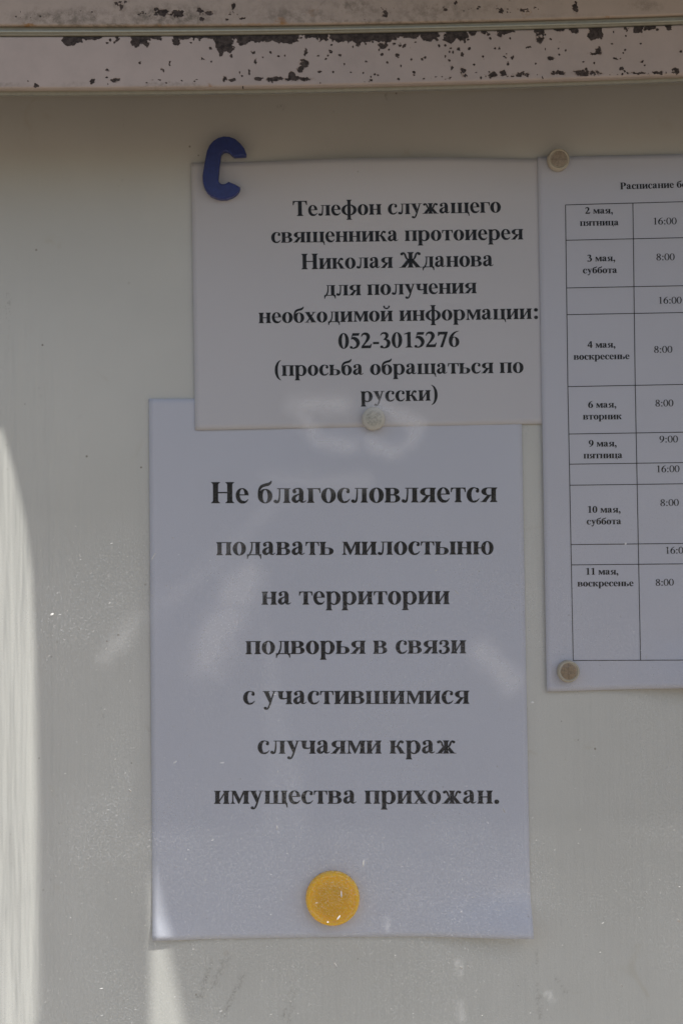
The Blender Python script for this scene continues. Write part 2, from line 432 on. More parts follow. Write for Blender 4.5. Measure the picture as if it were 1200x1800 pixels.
paint_marks(door,
    flakes=[(112, 146, 15), (146, 178, 6), (202, 210, 9), (230, 262, 17), (258, 282, 8), (304, 316, 14), (310, 420, 7), (381, 411, 30), (418, 440, 16),
            (442, 466, 14), (468, 526, 12), (490, 512, 16), (532, 558, 6), (560, 575, 13), (583, 600, 13), (600, 700, 13), (628, 650, 18),
            (700, 738, 9), (738, 770, 16), (782, 820, 18), (826, 834, 9), (846, 856, 7), (874, 880, 12), (880, 902, 8), (938, 948, 6), (945, 956, 14),
            (975, 990, 6), (1002, 1012, 8), (1034, 1058, 22), (1098, 1102, 8), (1112, 1128, 11), (1134, 1150, 8), (1168, 1180, 8)],
    spots=[(189, 124, 4, 3), (163, 143, 4, 4), (203, 141, 9, 4), (64, 151, 3, 3), (247, 109, 3, 2), (535, 113, 8, 9), (528, 122, 6, 5), (445, 93, 2.5, 3), (438, 127, 2, 4),
           (406, 99, 3, 3), (581, 91, 2.5, 4), (561, 98, 2.5, 2.5), (371, 85, 2.5, 3), (371, 107, 2, 2), (356, 105, 4, 1.5), (395, 139, 5, 5), (408, 141, 5, 3),
           (455, 138, 9, 3), (485, 139, 18, 4), (520, 139, 28, 4), (512, 132, 5, 6), (537, 92, 1.5, 8), (698, 98, 5, 4), (673, 80, 8, 6), (644, 108, 2.5, 2.5),
           (727, 127, 3, 3), (741, 103, 2, 2), (813, 96, 3, 3), (806, 86, 3, 3), (814, 124, 6, 6), (815, 133, 6, 3), (793, 119, 2, 4), (710, 78, 2, 4), (702, 80, 2, 3),
           (865, 131, 7, 6), (885, 129, 7, 5), (915, 131, 14, 3), (893, 112, 3, 3), (888, 101, 3, 2), (900, 101, 3, 2), (968, 102, 6, 4), (980, 128, 12, 4),
           (1030, 128, 26, 5), (1052, 88, 5, 8), (1044, 95, 12, 2), (1080, 103, 4, 2), (1092, 120, 4, 3), (1127, 107, 2, 2), (1188, 124, 7, 5), (1120, 129, 12, 2),
           (948, 70, 7, 6), (880, 62, 3, 6), (876, 86, 2, 3), (928, 83, 5, 1.5), (1155, 128, 12, 2), (286, 122, 2, 5), (299, 112, 2, 4), (450, 108, 2, 4), (463, 101, 2, 2)],
    grime={'tiny': 130, 'rows': [(240, 355, 143, 7, 0.5), (630, 680, 142, 6, 0.6), (735, 810, 137, 6, 0.6), (840, 960, 133, 5, 0.6), (1060, 1200, 129, 5, 0.7), (30, 60, 142, 4, 0.5)], 'tilt': -0.012,
           'blobs': [(10, 150, 40, 4, 0.4), (300, 150, 60, 4, 0.45), (120, 147, 30, 5, 0.3)]},
    ochre=[(368, 147, 4, 3, 0.7), (1038, 55, 6, 8, 0.5), (600, 66, 30, 4, 0.3)], seed=4, band=(64, 59, 43))
paint_marks(lint, flakes=[], 
    spots=[(288, 21, 9, 6), (312, 24, 10, 7), (275, 15, 5, 3), (352, 20, 6, 4), (368, 22, 7, 4), (355, 33, 4, 2), (398, 34, 3, 2), (425, 33, 4, 2), (213, 12, 3, 7), (205, 6, 4, 3), (219, 4, 3, 3),
           (676, 24, 4, 5), (802, 5, 3, 3), (782, 17, 3, 3), (838, 15, 2, 2), (882, 18, 4, 5), (917, 17, 3, 3), (1010, 15, 5, 8), (1012, 5, 3, 3), (410, 12, 5, 5)],
    grime={'rows': [(235, 330, 24, 9, 0.75), (275, 330, 24, 10, 0.9), (345, 380, 22, 9, 0.8), (200, 225, 8, 12, 0.8), (395, 430, 26, 12, 0.5), (660, 700, 18, 10, 0.4), (770, 960, 16, 12, 0.35), (1000, 1020, 12, 14, 0.7), (20, 90, 26, 12, 0.45), (120, 200, 24, 10, 0.4)],
           'blobs': [(120, 30, 90, 14, 0.85), (300, 28, 90, 16, 0.9), (520, 28, 60, 14, 0.7), (760, 20, 80, 14, 0.6), (200, 44, 200, 3, 0.8), (700, 38, 200, 3, 0.7), (50, 28, 12, 10, 0.75), (80, 20, 6, 8, 0.4), (150, 22, 50, 9, 0.5), (215, 10, 18, 12, 0.55), (300, 40, 60, 6, 0.35), (620, 10, 30, 14, 0.8), (120, 30, 90, 12, 0.35), (300, 24, 60, 16, 0.7), (480, 20, 60, 14, 0.4), (640, 20, 30, 10, 0.6), (715, 12, 25, 12, 0.4),
                     (860, 16, 40, 9, 0.35), (1130, 10, 30, 10, 0.5), (410, 12, 10, 8, 0.5), (560, 24, 30, 6, 0.3), (600, 4, 500, 4, 0.2), (1000, 30, 100, 6, 0.2)]},
    ochre=[(46, 45, 16, 3, 1.0), (494, 37, 9, 6, 0.95), (550, 22, 8, 5, 0.5), (925, 24, 8, 4, 0.9), (280, 47, 60, 2, 0.5), (450, 45, 60, 2, 0.4), (1070, 32, 8, 2, 0.6)],
    scratches=[(548, 22, 575, -2, 1.8), (640, 3, 652, 22, 1.6), (560, 30, 582, 36, 1.4)], seed=17)

# ---- glass
gx = np.unique(np.concatenate([np.linspace(X0+0.031, -0.2, 6), np.arange(-0.2, 0.2001, 0.002), np.linspace(0.2, X1-0.031, 6)]))
gz = np.unique(np.concatenate([np.linspace(ZB+0.002, CZ-0.28, 5), np.arange(CZ-0.28, CZ+0.21, 0.002)]))
vs, fs = grid_sheet(gx, gz, lambda x, z: GY)
vt = [(x, GY, float(f_bot(x))+0.003) for x in gx]           # top row lies inside the channel
k0 = len(vs)-len(gx); vs += vt
fs += [(k0+i, k0+i+1, k0+len(gx)+i+1, k0+len(gx)+i) for i in range(len(gx)-1)]
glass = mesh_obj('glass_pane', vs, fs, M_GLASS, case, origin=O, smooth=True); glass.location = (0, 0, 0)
q = proj(wc(glass)); X, Y = q[:, 0], q[:, 1]
sm = np.zeros(len(X))  # painted reflections of glasses and a strap; also real drip marks
def reflection_drip(pts, wd, s):
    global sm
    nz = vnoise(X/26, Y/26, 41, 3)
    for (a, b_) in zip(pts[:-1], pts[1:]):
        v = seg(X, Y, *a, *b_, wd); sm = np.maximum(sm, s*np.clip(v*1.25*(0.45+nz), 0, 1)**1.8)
reflection_drip([(185, 1155), (245, 1090), (330, 1030), (420, 950), (480, 880), (540, 835)], 34, 0.28)
reflection_drip([(365, 1165), (385, 1110), (415, 1060), (430, 1010)], 60, 0.75)
reflection_drip([(850, 1150), (895, 1200)], 46, 0.75)
reflection_drip([(890, 1565), (930, 1575)], 50, 0.08)
reflection_drip([(520, 712), (600, 712)], 34, 0.8); reflection_drip([(530, 725), (560, 775), (620, 785)], 30, 0.75)
reflection_drip([(660, 712), (735, 745), (725, 775), (690, 795), (650, 780)], 26, 0.75)
reflection_drip([(470, 840), (560, 850), (640, 845)], 30, 0.4)
reflection_drip([(805, 1690), (808, 1712)], 7, 0.5); reflection_drip([(808, 1765), (812, 1790)], 12, 0.35); reflection_drip([(678, 1615), (680, 1632)], 7, 0.6); reflection_drip([(962, 1745), (970, 1758)], 9, 0.45)
set_attr(glass, 'reflection_drip', sm)

# lint and grit caught on the glass
def lint_mesh():
    V, F = [], []
    def fibre(px, py, ln, ang, wd):
        c = unproj(px, py, GY-0.0004); L = ln/3.56/1000; W = wd/3.56/1000
        d = Vector((math.cos(ang), 0, math.sin(ang))); n = Vector((-d.z, 0, d.x)); u = Vector((0, -1, 0))
        kk = random.uniform(-0.15, 0.15); i0 = len(V)
        for k, t in enumerate((-0.5, -0.15, 0.2, 0.5)):
            p = c+d*L*t+n*L*kk*(0.25-t*t); wt = W*(0.45 if k in (0, 3) else 1)
            for a in (0, 2.09, 4.19): V.append(p+n*wt*0.5*math.cos(a)+u*wt*0.5*math.sin(a))
        for k in range(3):
            for a in range(3):
                F.append((i0+k*3+a, i0+k*3+(a+1) % 3, i0+k*3+3+(a+1) % 3, i0+k*3+3+a))
        F.append((i0, i0+2, i0+1)); F.append((i0+9, i0+10, i0+11))
    for a in ((600, 1572, 11, 1.6, 3), (595, 1613, 9, 0.9, 3.2), (639, 1518, 12, 1.5, 3), (487, 1455, 8, 1.6, 2.6), (576, 1621, 3, 0, 3), (802, 1041, 10, 2.3, 1.6),
              (766, 1003, 3, 1, 3), (270, 978, 14, 1.0, 2), (308, 1340, 8, 0.7, 3.5), (390, 1341, 8, 0.1, 3), (229, 1390, 7, 2.4, 3), (92, 1080, 6, 0.4, 5), (1099, 956, 4, 1, 4),
              (885, 1424, 10, 2.0, 2), (590, 1697, 10, 2.1, 2.4), (810, 1701, 7, 2.3, 2.2), (823, 1700, 6, 2.0, 2), (1192, 1618, 8, 2.3, 5), (935, 1235, 5, 0, 4), (1092, 1732, 6, 2.2, 3)):
        fibre(*a)
    for k in range(900):
        px, py = random.uniform(70, 1200), 925+875*random.random()
        if random.random() > 0.25+vnoise(np.array([px/90]), np.array([py/90]), 5, 3)[0]: continue
        fibre(px, py, random.choice((1.2, 1.5, 2, 2.5, 3, 4.5)), random.uniform(0, 3.14), random.uniform(0.45, 1.1))
    return V, F
V, F = lint_mesh()
lo = mesh_obj('lint', V, F, M_LINT, case, origin=O); lo.location = (0, 0, 0); lo['kind'] = 'stuff'

# ---- added unseen board over the case, shaped so its edges shade the panel
ZV = CZ+0.33
YF = 0.352
def yz(px, py):
    """plan position (x, y) of the added shade board edge whose shadow falls at this pixel of the panel"""
    p = unproj(px, py, 0.0); t = (ZV-p.z)/sdir.z
    return p.x+sdir.x*t, sdir.y*t
def shade_caster(name, outline, th=0.018):
    n = len(outline)
    V = [(x, y, ZV) for x, y in outline]+[(x, y, ZV+th) for x, y in outline]
    F = [tuple(range(n))[::-1], tuple(range(n, 2*n))]+[(i, (i+1) % n, n+(i+1) % n, n+i) for i in range(n)]
    o = mesh_obj(name, V, F, M_WOOD, case, origin=O); o.location = (0, 0, 0)
    bm = bmesh.new(); bm.from_mesh(o.data); bmesh.ops.recalc_face_normals(bm, faces=bm.faces[:]); bm.to_mesh(o.data); bm.free()
    return o
eL = [yz(-60, 560), yz(0, 742), yz(25, 830), yz(45, 920), yz(56, 1010), yz(62, 1150), yz(66, 1400), yz(67, 1850)]
g0, g1 = yz(265, 1300), yz(265, 1860)
gl = lambda y: g0[0]+(g1[0]-g0[0])*(y-g0[1])/(g1[1]-g0[1])
fr = -YF
apex = yz(264, 1525); wr = yz(322, 1800)
slope = (wr[0]-apex[0])/(wr[1]-apex[1])
YC = -(0.088+(ZV-float(f_bot(-0.17)))/SUN_RATIO+0.0015)
xr = apex[0]+slope*(fr-apex[1])
xc = float(np.interp(-YC, [-p[1] for p in eL], [p[0] for p in eL]))
shade_caster('added_shade_board', [(X0, 0.0), (X0, YC), (xc, YC)]+[p for p in eL if fr < p[1] < YC-0.002]+[(eL[-1][0], fr), (gl(fr), fr), (gl(apex[1]), apex[1]), (xr, fr), (X1, fr), (X1, 0.0)])  # outline and notch cut to leave the sun strip and wedge
for bx in (-0.10, 0.35):
    case_box('shade_board_bracket', bx, bx+0.02, -0.16, -0.101, ZV-0.02, ZV-0.0005, M_WOOD)  # brackets made up to carry the added shade board
case_box('rear_post', -0.05, 0.05, 0.0045, 0.05, 0.0-0.0+0.0, ZV+0.018, M_WOOD, 0.002)

gnd = mesh_obj('ground', [(-150, -150, 0), (150, -150, 0), (150, 150, 0), (-150, 150, 0)], [(0, 1, 2, 3)], M_PAVE)
gnd['kind'] = 'structure'

# ------------------------------------------------------------------ lettering: serif glyphs drawn as outlines
def ribbon(pts, sub=5):
    p = [pts[0]]+list(pts)+[pts[-1]]; out = []
    for i in range(1, len(p)-2):
        for k in range(sub):
            t = k/sub
            out.append([0.5*((2*b)+(c-a)*t+(2*a-5*b+4*c-d)*t*t+(-a+3*b-3*c+d)*t**3) for a, b, c, d in zip(p[i-1], p[i], p[i+1], p[i+2])])
    out.append(list(pts[-1])); L, Rr = [], []
    for i, (x, y, wd) in enumerate(out):
        a, b = out[max(0, i-1)], out[min(len(out)-1, i+1)]
        dx, dy = b[0]-a[0], b[1]-a[1]; h = math.hypot(dx, dy) or 1
        L.append((x-dy/h*wd/2, y+dx/h*wd/2)); Rr.append((x+dy/h*wd/2, y-dx/h*wd/2))
    return [[L[i], L[i+1], Rr[i+1], Rr[i]] for i in range(len(out)-1)]
def rect(x0, y0, x1, y1): return [[(x0, y0), (x1, y0), (x1, y1), (x0, y1)]]
def dot(cx, cy, r, n=14): return [[(cx+r*math.cos(2*math.pi*k/n), cy+r*math.sin(2*math.pi*k/n)) for k in range(n)]]
def arc2(o, i, a0=0, a1=360, n=None):
    n = n or max(4, int(abs(a1-a0)/13)); out = []
    P = [(math.cos(R(a0+(a1-a0)*k/n)), math.sin(R(a0+(a1-a0)*k/n))) for k in range(n+1)]
    for k in range(n):
        (c0, s0), (c1, s1) = P[k], P[k+1]
        out.append([(o[0]+o[2]*c0, o[1]+o[3]*s0), (o[0]+o[2]*c1, o[1]+o[3]*s1), (i[0]+i[2]*c1, i[1]+i[3]*s1), (i[0]+i[2]*c0, i[1]+i[3]*s0)])
    return out
def ring(cx, cy, rx, ry, ix, iy): return arc2((cx, cy, rx, ry), (cx, cy, ix, iy))
SF = 30
def stem(xc, wd, y0=0, y1=461, bot=(1, 1), top=(1, 1), ext=42, sf=SF):
    g = rect(xc-wd/2, y0, xc+wd/2, y1)
    for yy, sgn, fl in ((y0, 1, bot), (y1, -1, top)):
        for side, on in ((-1, fl[0]), (1, fl[1])):
            if on:
                xe = xc+side*(wd/2+ext*on); xs_ = xc+side*wd/2
                g += [[(xs_, yy), (xe, yy), (xe, yy+sgn*sf*0.7), (xs_+side*ext*0.45, yy+sgn*sf*1.15), (xs_, yy+sgn*sf*2.6)]]
    return g
def mirror(g, cx): return [[(2*cx-x, y) for x, y in p] for p in g]
def scale(g, sx, sy, ox=0): return [[(x*sx+ox, y*sy) for x, y in p] for p in g]
def rot180(g, cx, cy): return [[(2*cx-x, 2*cy-y) for x, y in p] for p in g]

G = {}
W_ = 134
def add(ch, adv, *parts): G[ch] = (adv, [p for q in parts for p in q])
add('о', 500, ring(250, 229, 226, 243, 84, 214))
C_ = arc2((238, 229, 213, 243), (268, 236, 104, 206), 62, 290)+dot(362, 346, 50)+ribbon([(330, 440, 40), (368, 410, 60), (385, 365, 58)])+ribbon([(268, 22, 70), (335, 38, 44), (388, 84, 22), (418, 122, 10)])
add('с', 444, C_)
add('е', 444, arc2((222, 252, 197, 220), (222, 252, 84, 192), 0, 180)+rect(130, 243, 419, 274)+arc2((225, 252, 200, 266), (262, 262, 124, 192), 180, 282)+ribbon([(262, 24, 80), (330, 40, 48), (385, 88, 20), (412, 124, 9)]))
add('а', 500, ribbon([(92, 330, 40), (84, 385, 60), (130, 432, 44), (210, 456, 34), (285, 432, 80), (320, 350, 128), (322, 200, 130), (322, 95, 130), (345, 40, 72), (395, 28, 40), (440, 48, 20), (470, 78, 10)]),
    dot(112, 352, 54), ribbon([(262, 282, 22), (190, 246, 42), (110, 190, 88), (88, 112, 124), (128, 50, 96), (190, 40, 70), (262, 92, 34)]))
add('б', 500, ring(252, 215, 222, 229, 84, 200), ribbon([(40, 190, 24), (44, 300, 34), (74, 430, 62), (140, 520, 86), (240, 562, 92), (350, 590, 92), (420, 640, 60), (452, 700, 16)]))
def bowl(x0, xr, y0, y1, irx, hb):
    cy = (y0+y1)/2; ry = (y1-y0)/2; cx = xr-185 if xr-185 > x0 else x0
    rx = xr-cx
    return rect(x0, y0, cx, y0+hb)+rect(x0, y1-hb, cx, y1)+arc2((cx, cy, rx, ry), (cx, cy, irx, ry-hb), -90, 90)
add('в', 522, stem(118, W_, top=(1, 0), bot=(1, 0)), bowl(180, 490, 0, 248, 50, 28), bowl(180, 462, 232, 461, 40, 28))
add('г', 430, stem(122, W_, top=(1, 0)), rect(180, 431, 330, 461), [[(320, 461), (422, 461), (428, 308), (408, 308), (388, 390), (350, 425), (320, 431)]])
add('т', 486, stem(243, W_, top=(0, 0)), rect(90, 431, 400, 461), [[(110, 461), (18, 461), (10, 318), (30, 318), (52, 396), (82, 425), (110, 431)]], [[(376, 461), (468, 461), (476, 318), (456, 318), (434, 396), (404, 425), (376, 431)]])
add('н', 566, stem(128, W_), stem(438, W_), rect(190, 218, 376, 254))
add('п', 566, stem(128, W_, top=(1, 0)), stem(438, W_, top=(0, 1)), rect(180, 430, 386, 461))
I_ = stem(128, W_)+stem(438, W_)+[[(190, 52), (190, 118), (376, 410), (376, 344)]]
add('и', 566, I_)
add('й', 566, I_, ribbon([(166, 668, 26), (188, 600, 44), (283, 562, 60), (378, 600, 44), (400, 668, 26)]), dot(178, 652, 34), dot(388, 652, 34))
SH = stem(128, W_, bot=(1, 0))+stem(416, W_, bot=(0, 0))+stem(704, W_, bot=(0, 1))+rect(120, 0, 712, 30)
add('ш', 832, SH)
add('щ', 840, SH, [[(704, 0), (704, 40), (806, 30), (826, -126), (806, -126), (780, -40), (740, 0)]])
add('ц', 575, stem(128, W_, bot=(1, 0)), stem(438, W_, bot=(0, 1)), rect(120, 0, 445, 30), [[(438, 0), (438, 40), (540, 30), (562, -126), (542, -126), (516, -40), (476, 0)]])
SOFT = stem(122, W_, bot=(1, 0))+bowl(180, 490, 0, 262, 46, 30)
add('ь', 520, SOFT)
add('ы', 760, SOFT, stem(638, W_))
add('р', 556, stem(126, W_, -205, 461, top=(1, 0)), arc2((300, 226, 226, 243), (300, 226, 86, 206), -112, 112), ribbon([(185, 360, 20), (220, 415, 34), (290, 448, 42)]), ribbon([(185, 80, 20), (220, 36, 36), (290, 6, 44)]))
add('д', 524, rect(128, 434, 488, 461), rect(318, 20, 452, 450), ribbon([(190, 450, 34), (186, 300, 36), (170, 170, 42), (110, 24, 60)]), rect(26, 0, 500, 33), [[(20, 33), (20, -130), (38, -130), (58, -50), (120, 0), (120, 33)]], [[(506, 33), (506, -130), (488, -130), (468, -50), (410, 0), (410, 33)]])
add('л', 560, rect(134, 434, 540, 461), stem(428, W_, top=(0, 0)), ribbon([(206, 450, 34), (204, 300, 36), (192, 140, 44), (158, 40, 62), (92, 18, 56), (58, 34, 40)]), dot(72, 52, 52))
add('м', 676, [[(30, 461), (30, 442), (78, 436), (78, 461)]], rect(82, 10, 116, 440), stem(99, 34, top=(0, 0), ext=54), [[(60, 461), (192, 461), (366, 110), (314, 0), (296, 0), (82, 440)]], [[(296, 0), (314, 0), (505, 420), (505, 461), (470, 461), (320, 120)]], stem(560, W_, top=(0, 1), ext=40))
add('у', 500, [[(52, 440), (204, 440), (322, 120), (262, 6)]], ribbon([(402, 440, 36), (330, 230, 40), (262, 20, 50), (220, -88, 50), (176, -156, 44), (130, -176, 40), (90, -160, 36)]), dot(98, -138, 50), rect(12, 439, 246, 461), rect(330, 439, 488, 461))
add('х', 500, [[(40, 440), (200, 440), (460, 21), (298, 21)]], ribbon([(400, 441, 36), (290, 282, 40), (200, 160, 40), (92, 20, 36)]), rect(14, 439, 240, 461), rect(320, 439, 484, 461), rect(14, 0, 180, 22), rect(262, 0, 492, 22))
add('к', 560, stem(128, W_), ribbon([(180, 236, 32), (262, 252, 44), (316, 310, 54), (348, 390, 56), (400, 440, 50), (450, 436, 44)]), dot(452, 404, 48), [[(232, 258), (330, 268), (400, 210), (528, 10), (380, 10), (290, 190)]], rect(362, 0, 556, 22))
ZH = [[(270, 262), (372, 262), (330, 180), (205, 10), (62, 10)]]+rect(14, 0, 226, 22)+ribbon([(330, 240, 36), (262, 258, 46), (222, 320, 54), (196, 392, 54), (150, 438, 48), (104, 436, 44)])+dot(96, 404, 48)
add('ж', 724, ZH, mirror(ZH, 362), stem(362, 124))
add('з', 430, dot(92, 352, 46), ribbon([(62, 372, 40), (110, 432, 44), (190, 452, 36), (282, 424, 82), (312, 352, 116), (262, 270, 60), (170, 244, 26)]), ribbon([(170, 244, 26), (262, 240, 50), (330, 190, 96), (340, 120, 126), (290, 42, 86), (190, 4, 40), (92, 24, 44), (46, 66, 40)]), dot(78, 88, 48))
add('я', 548, stem(424, W_, top=(0, 1)), rect(230, 433, 400, 461), rect(230, 206, 400, 234), arc2((240, 334, 198, 127), (246, 334, 62, 99), 90, 270), [[(232, 222), (344, 222), (180, 10), (46, 10)]], rect(14, 0, 196, 22))
add('ф', 700, ring(350, 229, 326, 243, 190, 212), stem(350, 120, -205, 676, ext=50))
add('ч', 548, stem(420, W_), stem(126, W_, 300, 461, bot=(0, 0)), ribbon([(126, 320, 134), (140, 232, 112), (190, 198, 66), (270, 192, 40), (360, 216, 32)]))
add('ю', 744, stem(120, W_), rect(180, 214, 330, 250), ring(512, 229, 210, 243, 80, 214))
add('Н', 778, stem(166, 150, 0, 662, ext=58), stem(612, 150, 0, 662, ext=58), rect(238, 312, 540, 352))
add('Т', 667, stem(333, 150, 0, 662, top=(0, 0), ext=62), rect(110, 624, 556, 662), [[(140, 662), (34, 662), (28, 480), (52, 480), (82, 580), (130, 624)]], [[(526, 662), (632, 662), (638, 480), (614, 480), (584, 580), (536, 624)]])
ZHC = [[(400, 372), (540, 372), (470, 260), (272, 10), (88, 10)]]+rect(20, 0, 300, 24)+ribbon([(480, 340, 40), (370, 366, 56), (310, 450, 68), (270, 560, 66), (210, 630, 56), (140, 624, 50)])+dot(132, 586, 60)
add('Ж', 1020, ZHC, mirror(ZHC, 510), stem(510, 150, 0, 662, ext=58))
add('Р', 611, stem(168, 150, 0, 662, top=(1, 0), ext=58), rect(240, 628, 340, 662), rect(240, 292, 340, 326), arc2((338, 477, 240, 185), (322, 477, 86, 151), -90, 90))
add('.', 250, dot(125, 66, 80)); add(':', 333, dot(166, 66, 80), dot(166, 396, 80))
add(',', 250, dot(116, 70, 78), ribbon([(150, 80, 80), (170, 0, 60), (140, -90, 30), (70, -160, 12)]))
add('-', 333, rect(40, 170, 292, 266))
PAR = ribbon([(306, 690, 16), (196, 590, 62), (128, 420, 104), (112, 250, 120), (128, 80, 104), (196, -90, 62), (306, -190, 16)])
add('(', 333, PAR); add(')', 333, mirror(PAR, 166))
add('0', 500, ring(250, 332, 226, 344, 84, 316))
add('1', 500, stem(280, 134, 0, 640, top=(0, 0), ext=86), [[(66, 570), (66, 592), (268, 676), (347, 676), (347, 600), (213, 610), (190, 584)]])
add('2', 500, ribbon([(30, 500, 18), (72, 590, 56), (160, 632, 96), (270, 612, 120), (330, 520, 138), (316, 420, 126), (240, 290, 84), (150, 180, 60), (50, 62, 54)]), [[(20, 0), (426, 0), (482, 192), (458, 192), (426, 134), (380, 120), (120, 120), (20, 30)]])
add('3', 500, ribbon([(34, 546, 18), (90, 620, 50), (180, 648, 80), (280, 620, 110), (318, 540, 128), (280, 440, 90), (170, 356, 24)]), ribbon([(170, 366, 24), (280, 356, 70), (364, 290, 130), (388, 200, 140), (340, 80, 116), (230, 10, 60), (120, 12, 46), (60, 50, 60)]), dot(82, 52, 60))
add('4', 500, rect(286, 0, 412, 676), rect(22, 152, 476, 256), [[(22, 250), (292, 676), (350, 676), (96, 250)]])
add('5', 500, [[(146, 662), (452, 662), (404, 548), (122, 548)]], [[(78, 388), (102, 384), (168, 662), (146, 662)]], ribbon([(82, 420, 30), (180, 446, 110), (300, 390, 150), (372, 280, 150), (376, 190, 130), (320, 80, 96), (210, 16, 60), (110, 14, 50), (60, 44, 56)]), dot(76, 48, 56))
SIX = ring(254, 214, 222, 226, 84, 198)+ribbon([(34, 200, 10), (92, 330, 122), (150, 470, 110), (250, 588, 72), (350, 650, 40), (466, 684, 12)])
add('6', 500, SIX); add('9', 500, rot180(SIX, 250, 332))
add('7', 500, [[(58, 662), (478, 662), (478, 630), (440, 540), (120, 540), (78, 474), (48, 480)]], [[(360, 590), (478, 640), (256, -10), (146, -10)]])
# regular weight digits for the times
GR = {}
def addr(ch, adv, *parts): GR[ch] = (adv, [p for q in parts for p in q])
addr('0', 500, ring(250, 332, 222, 344, 148, 318))
addr('1', 500, stem(262, 78, 0, 640, top=(0, 0), ext=80, sf=16), [[(112, 584), (112, 602), (262, 676), (301, 676), (301, 590), (223, 610), (180, 604)]])
SIXR = ring(256, 212, 210, 224, 128, 196)+ribbon([(44, 210, 10), (84, 330, 84), (150, 470, 76), (250, 580, 54), (340, 644, 34), (446, 684, 10)])
addr('6', 500, SIXR); addr('9', 500, rot180(SIXR, 250, 332))
addr('8', 500, ring(250, 512, 178, 164, 108, 136), ring(250, 172, 204, 184, 132, 154), ribbon([(170, 420, 60), (250, 352, 80), (335, 270, 60)]))
addr(':', 278, dot(139, 50, 56), dot(139, 400, 56))

def text_polys(s, xl, yl, xr, yr, em, font=G, gain=0.0):
    """a line from pixel (xl, yl) to (xr, yr) on its baseline: list of polygons in photo pixels"""
    pen, items = 0.0, []
    for ch in s:
        if ch == ' ': pen += 250; continue
        adv, g = font[ch]; items.append((pen, g)); pen += adv
    mn = min(x+p for p, g in items for q in g for x, y in q); mx = max(x+p for p, g in items for q in g for x, y in q)
    k = (math.hypot(xr-xl, yr-yl))/(mx-mn); ex, ey = (xr-xl)/(mx-mn), (yr-yl)/(mx-mn)
    hy = em/1000
    ax, ay = -(yr-yl), (xr-xl); h = math.hypot(ax, ay); ax, ay = ax/h, ay/h     # perpendicular (down the page)
    out = []
    for p, g in items:
        for poly in g:
            for g_ in ((-gain, gain) if gain else (0.0,)):    # the ink spreads a little in small print
                out.append([(xl+(x+p-mn)*ex-ax*y*hy+g_, yl+(x+p-mn)*ey-ay*y*hy) for x, y in poly])
    return out

# ------------------------------------------------------------------ sheets of paper
class Sheet:
    def __init__(s, name, tl, tr_dir, bl, w_, lift, m, label, base):
        s.o = unproj(*tl, -base); a = unproj(*tr_dir, -base)
        s.ux = (Vector((a.x-s.o.x, 0, a.z-s.o.z))).normalized(); s.h = 0
        c_ = unproj(*bl, -base-lift(0, 1)); s.uz = Vector((c_.x-s.o.x, 0, c_.z-s.o.z)); h_ = s.uz.length; s.uz.normalize()
        s.w, s.h, s.lift, s.base = w_, h_, lift, base
        e = bpy.data.objects.new(name, None); link(e); e.location = s.o; tag(e, label, 'paper notice'); s.e = e
        nx, nz_ = 70, int(70*h_/w_); V, F = [], []
        for side in (0, 1):
            for j in range(nz_+1):
                for i in range(nx+1):
                    V.append(s.at(i/nx, j/nz_, -0.0001*side)-s.o)
        n1 = (nx+1)*(nz_+1)
        for j in range(nz_):
            for i in range(nx):
                a = j*(nx+1)+i; F.append((a, a+nx+1, a+nx+2, a+1)); F.append((n1+a, n1+a+1, n1+a+nx+2, n1+a+nx+1))
        per = [i for i in range(nx+1)]+[j*(nx+1)+nx for j in range(1, nz_+1)]+[nz_*(nx+1)+i for i in range(nx-1, -1, -1)]+[j*(nx+1) for j in range(nz_-1, 0, -1)]
        for k in range(len(per)):
            a, b_ = per[k], per[(k+1) % len(per)]; F.append((a, b_, n1+b_, n1+a))
        mesh_obj('sheet', V, F, m, e, smooth=False).data.polygons.foreach_set('use_smooth', [i < 2*nx*nz_ for i in range(len(F))])
    def at(s, u, v, off=0.0):
        p = s.o+s.ux*(u*s.w)+s.uz*(v*s.h); return Vector((p.x, -(s.base+s.lift(u, v)+off), p.z))
    def uv(s, px, py):
        """sheet coordinates of the printed point that shows at a pixel"""
        u = v = 0.5
        for _ in range(3):
            p = unproj(px, py, -(s.base+s.lift(u, v))); d = Vector((p.x-s.o.x, 0, p.z-s.o.z))
            c = s.ux.dot(s.uz); A, B = d.dot(s.ux), d.dot(s.uz); u, v = (A-B*c)/(1-c*c)/s.w, (B-A*c)/(1-c*c)/s.h
        return u, v
    def print_(s, name, polys, off=0.00012):
        V, F, used = [], [], 0
        for i, poly in enumerate(polys):
            n0 = len(V)
            for (px, py) in poly: V.append(s.at(*s.uv(px, py), off+(i % 7)*0.000003)-s.o)
            F.append(tuple(range(n0, len(V))))
        return mesh_obj(name, V, F, M_INK, s.e)

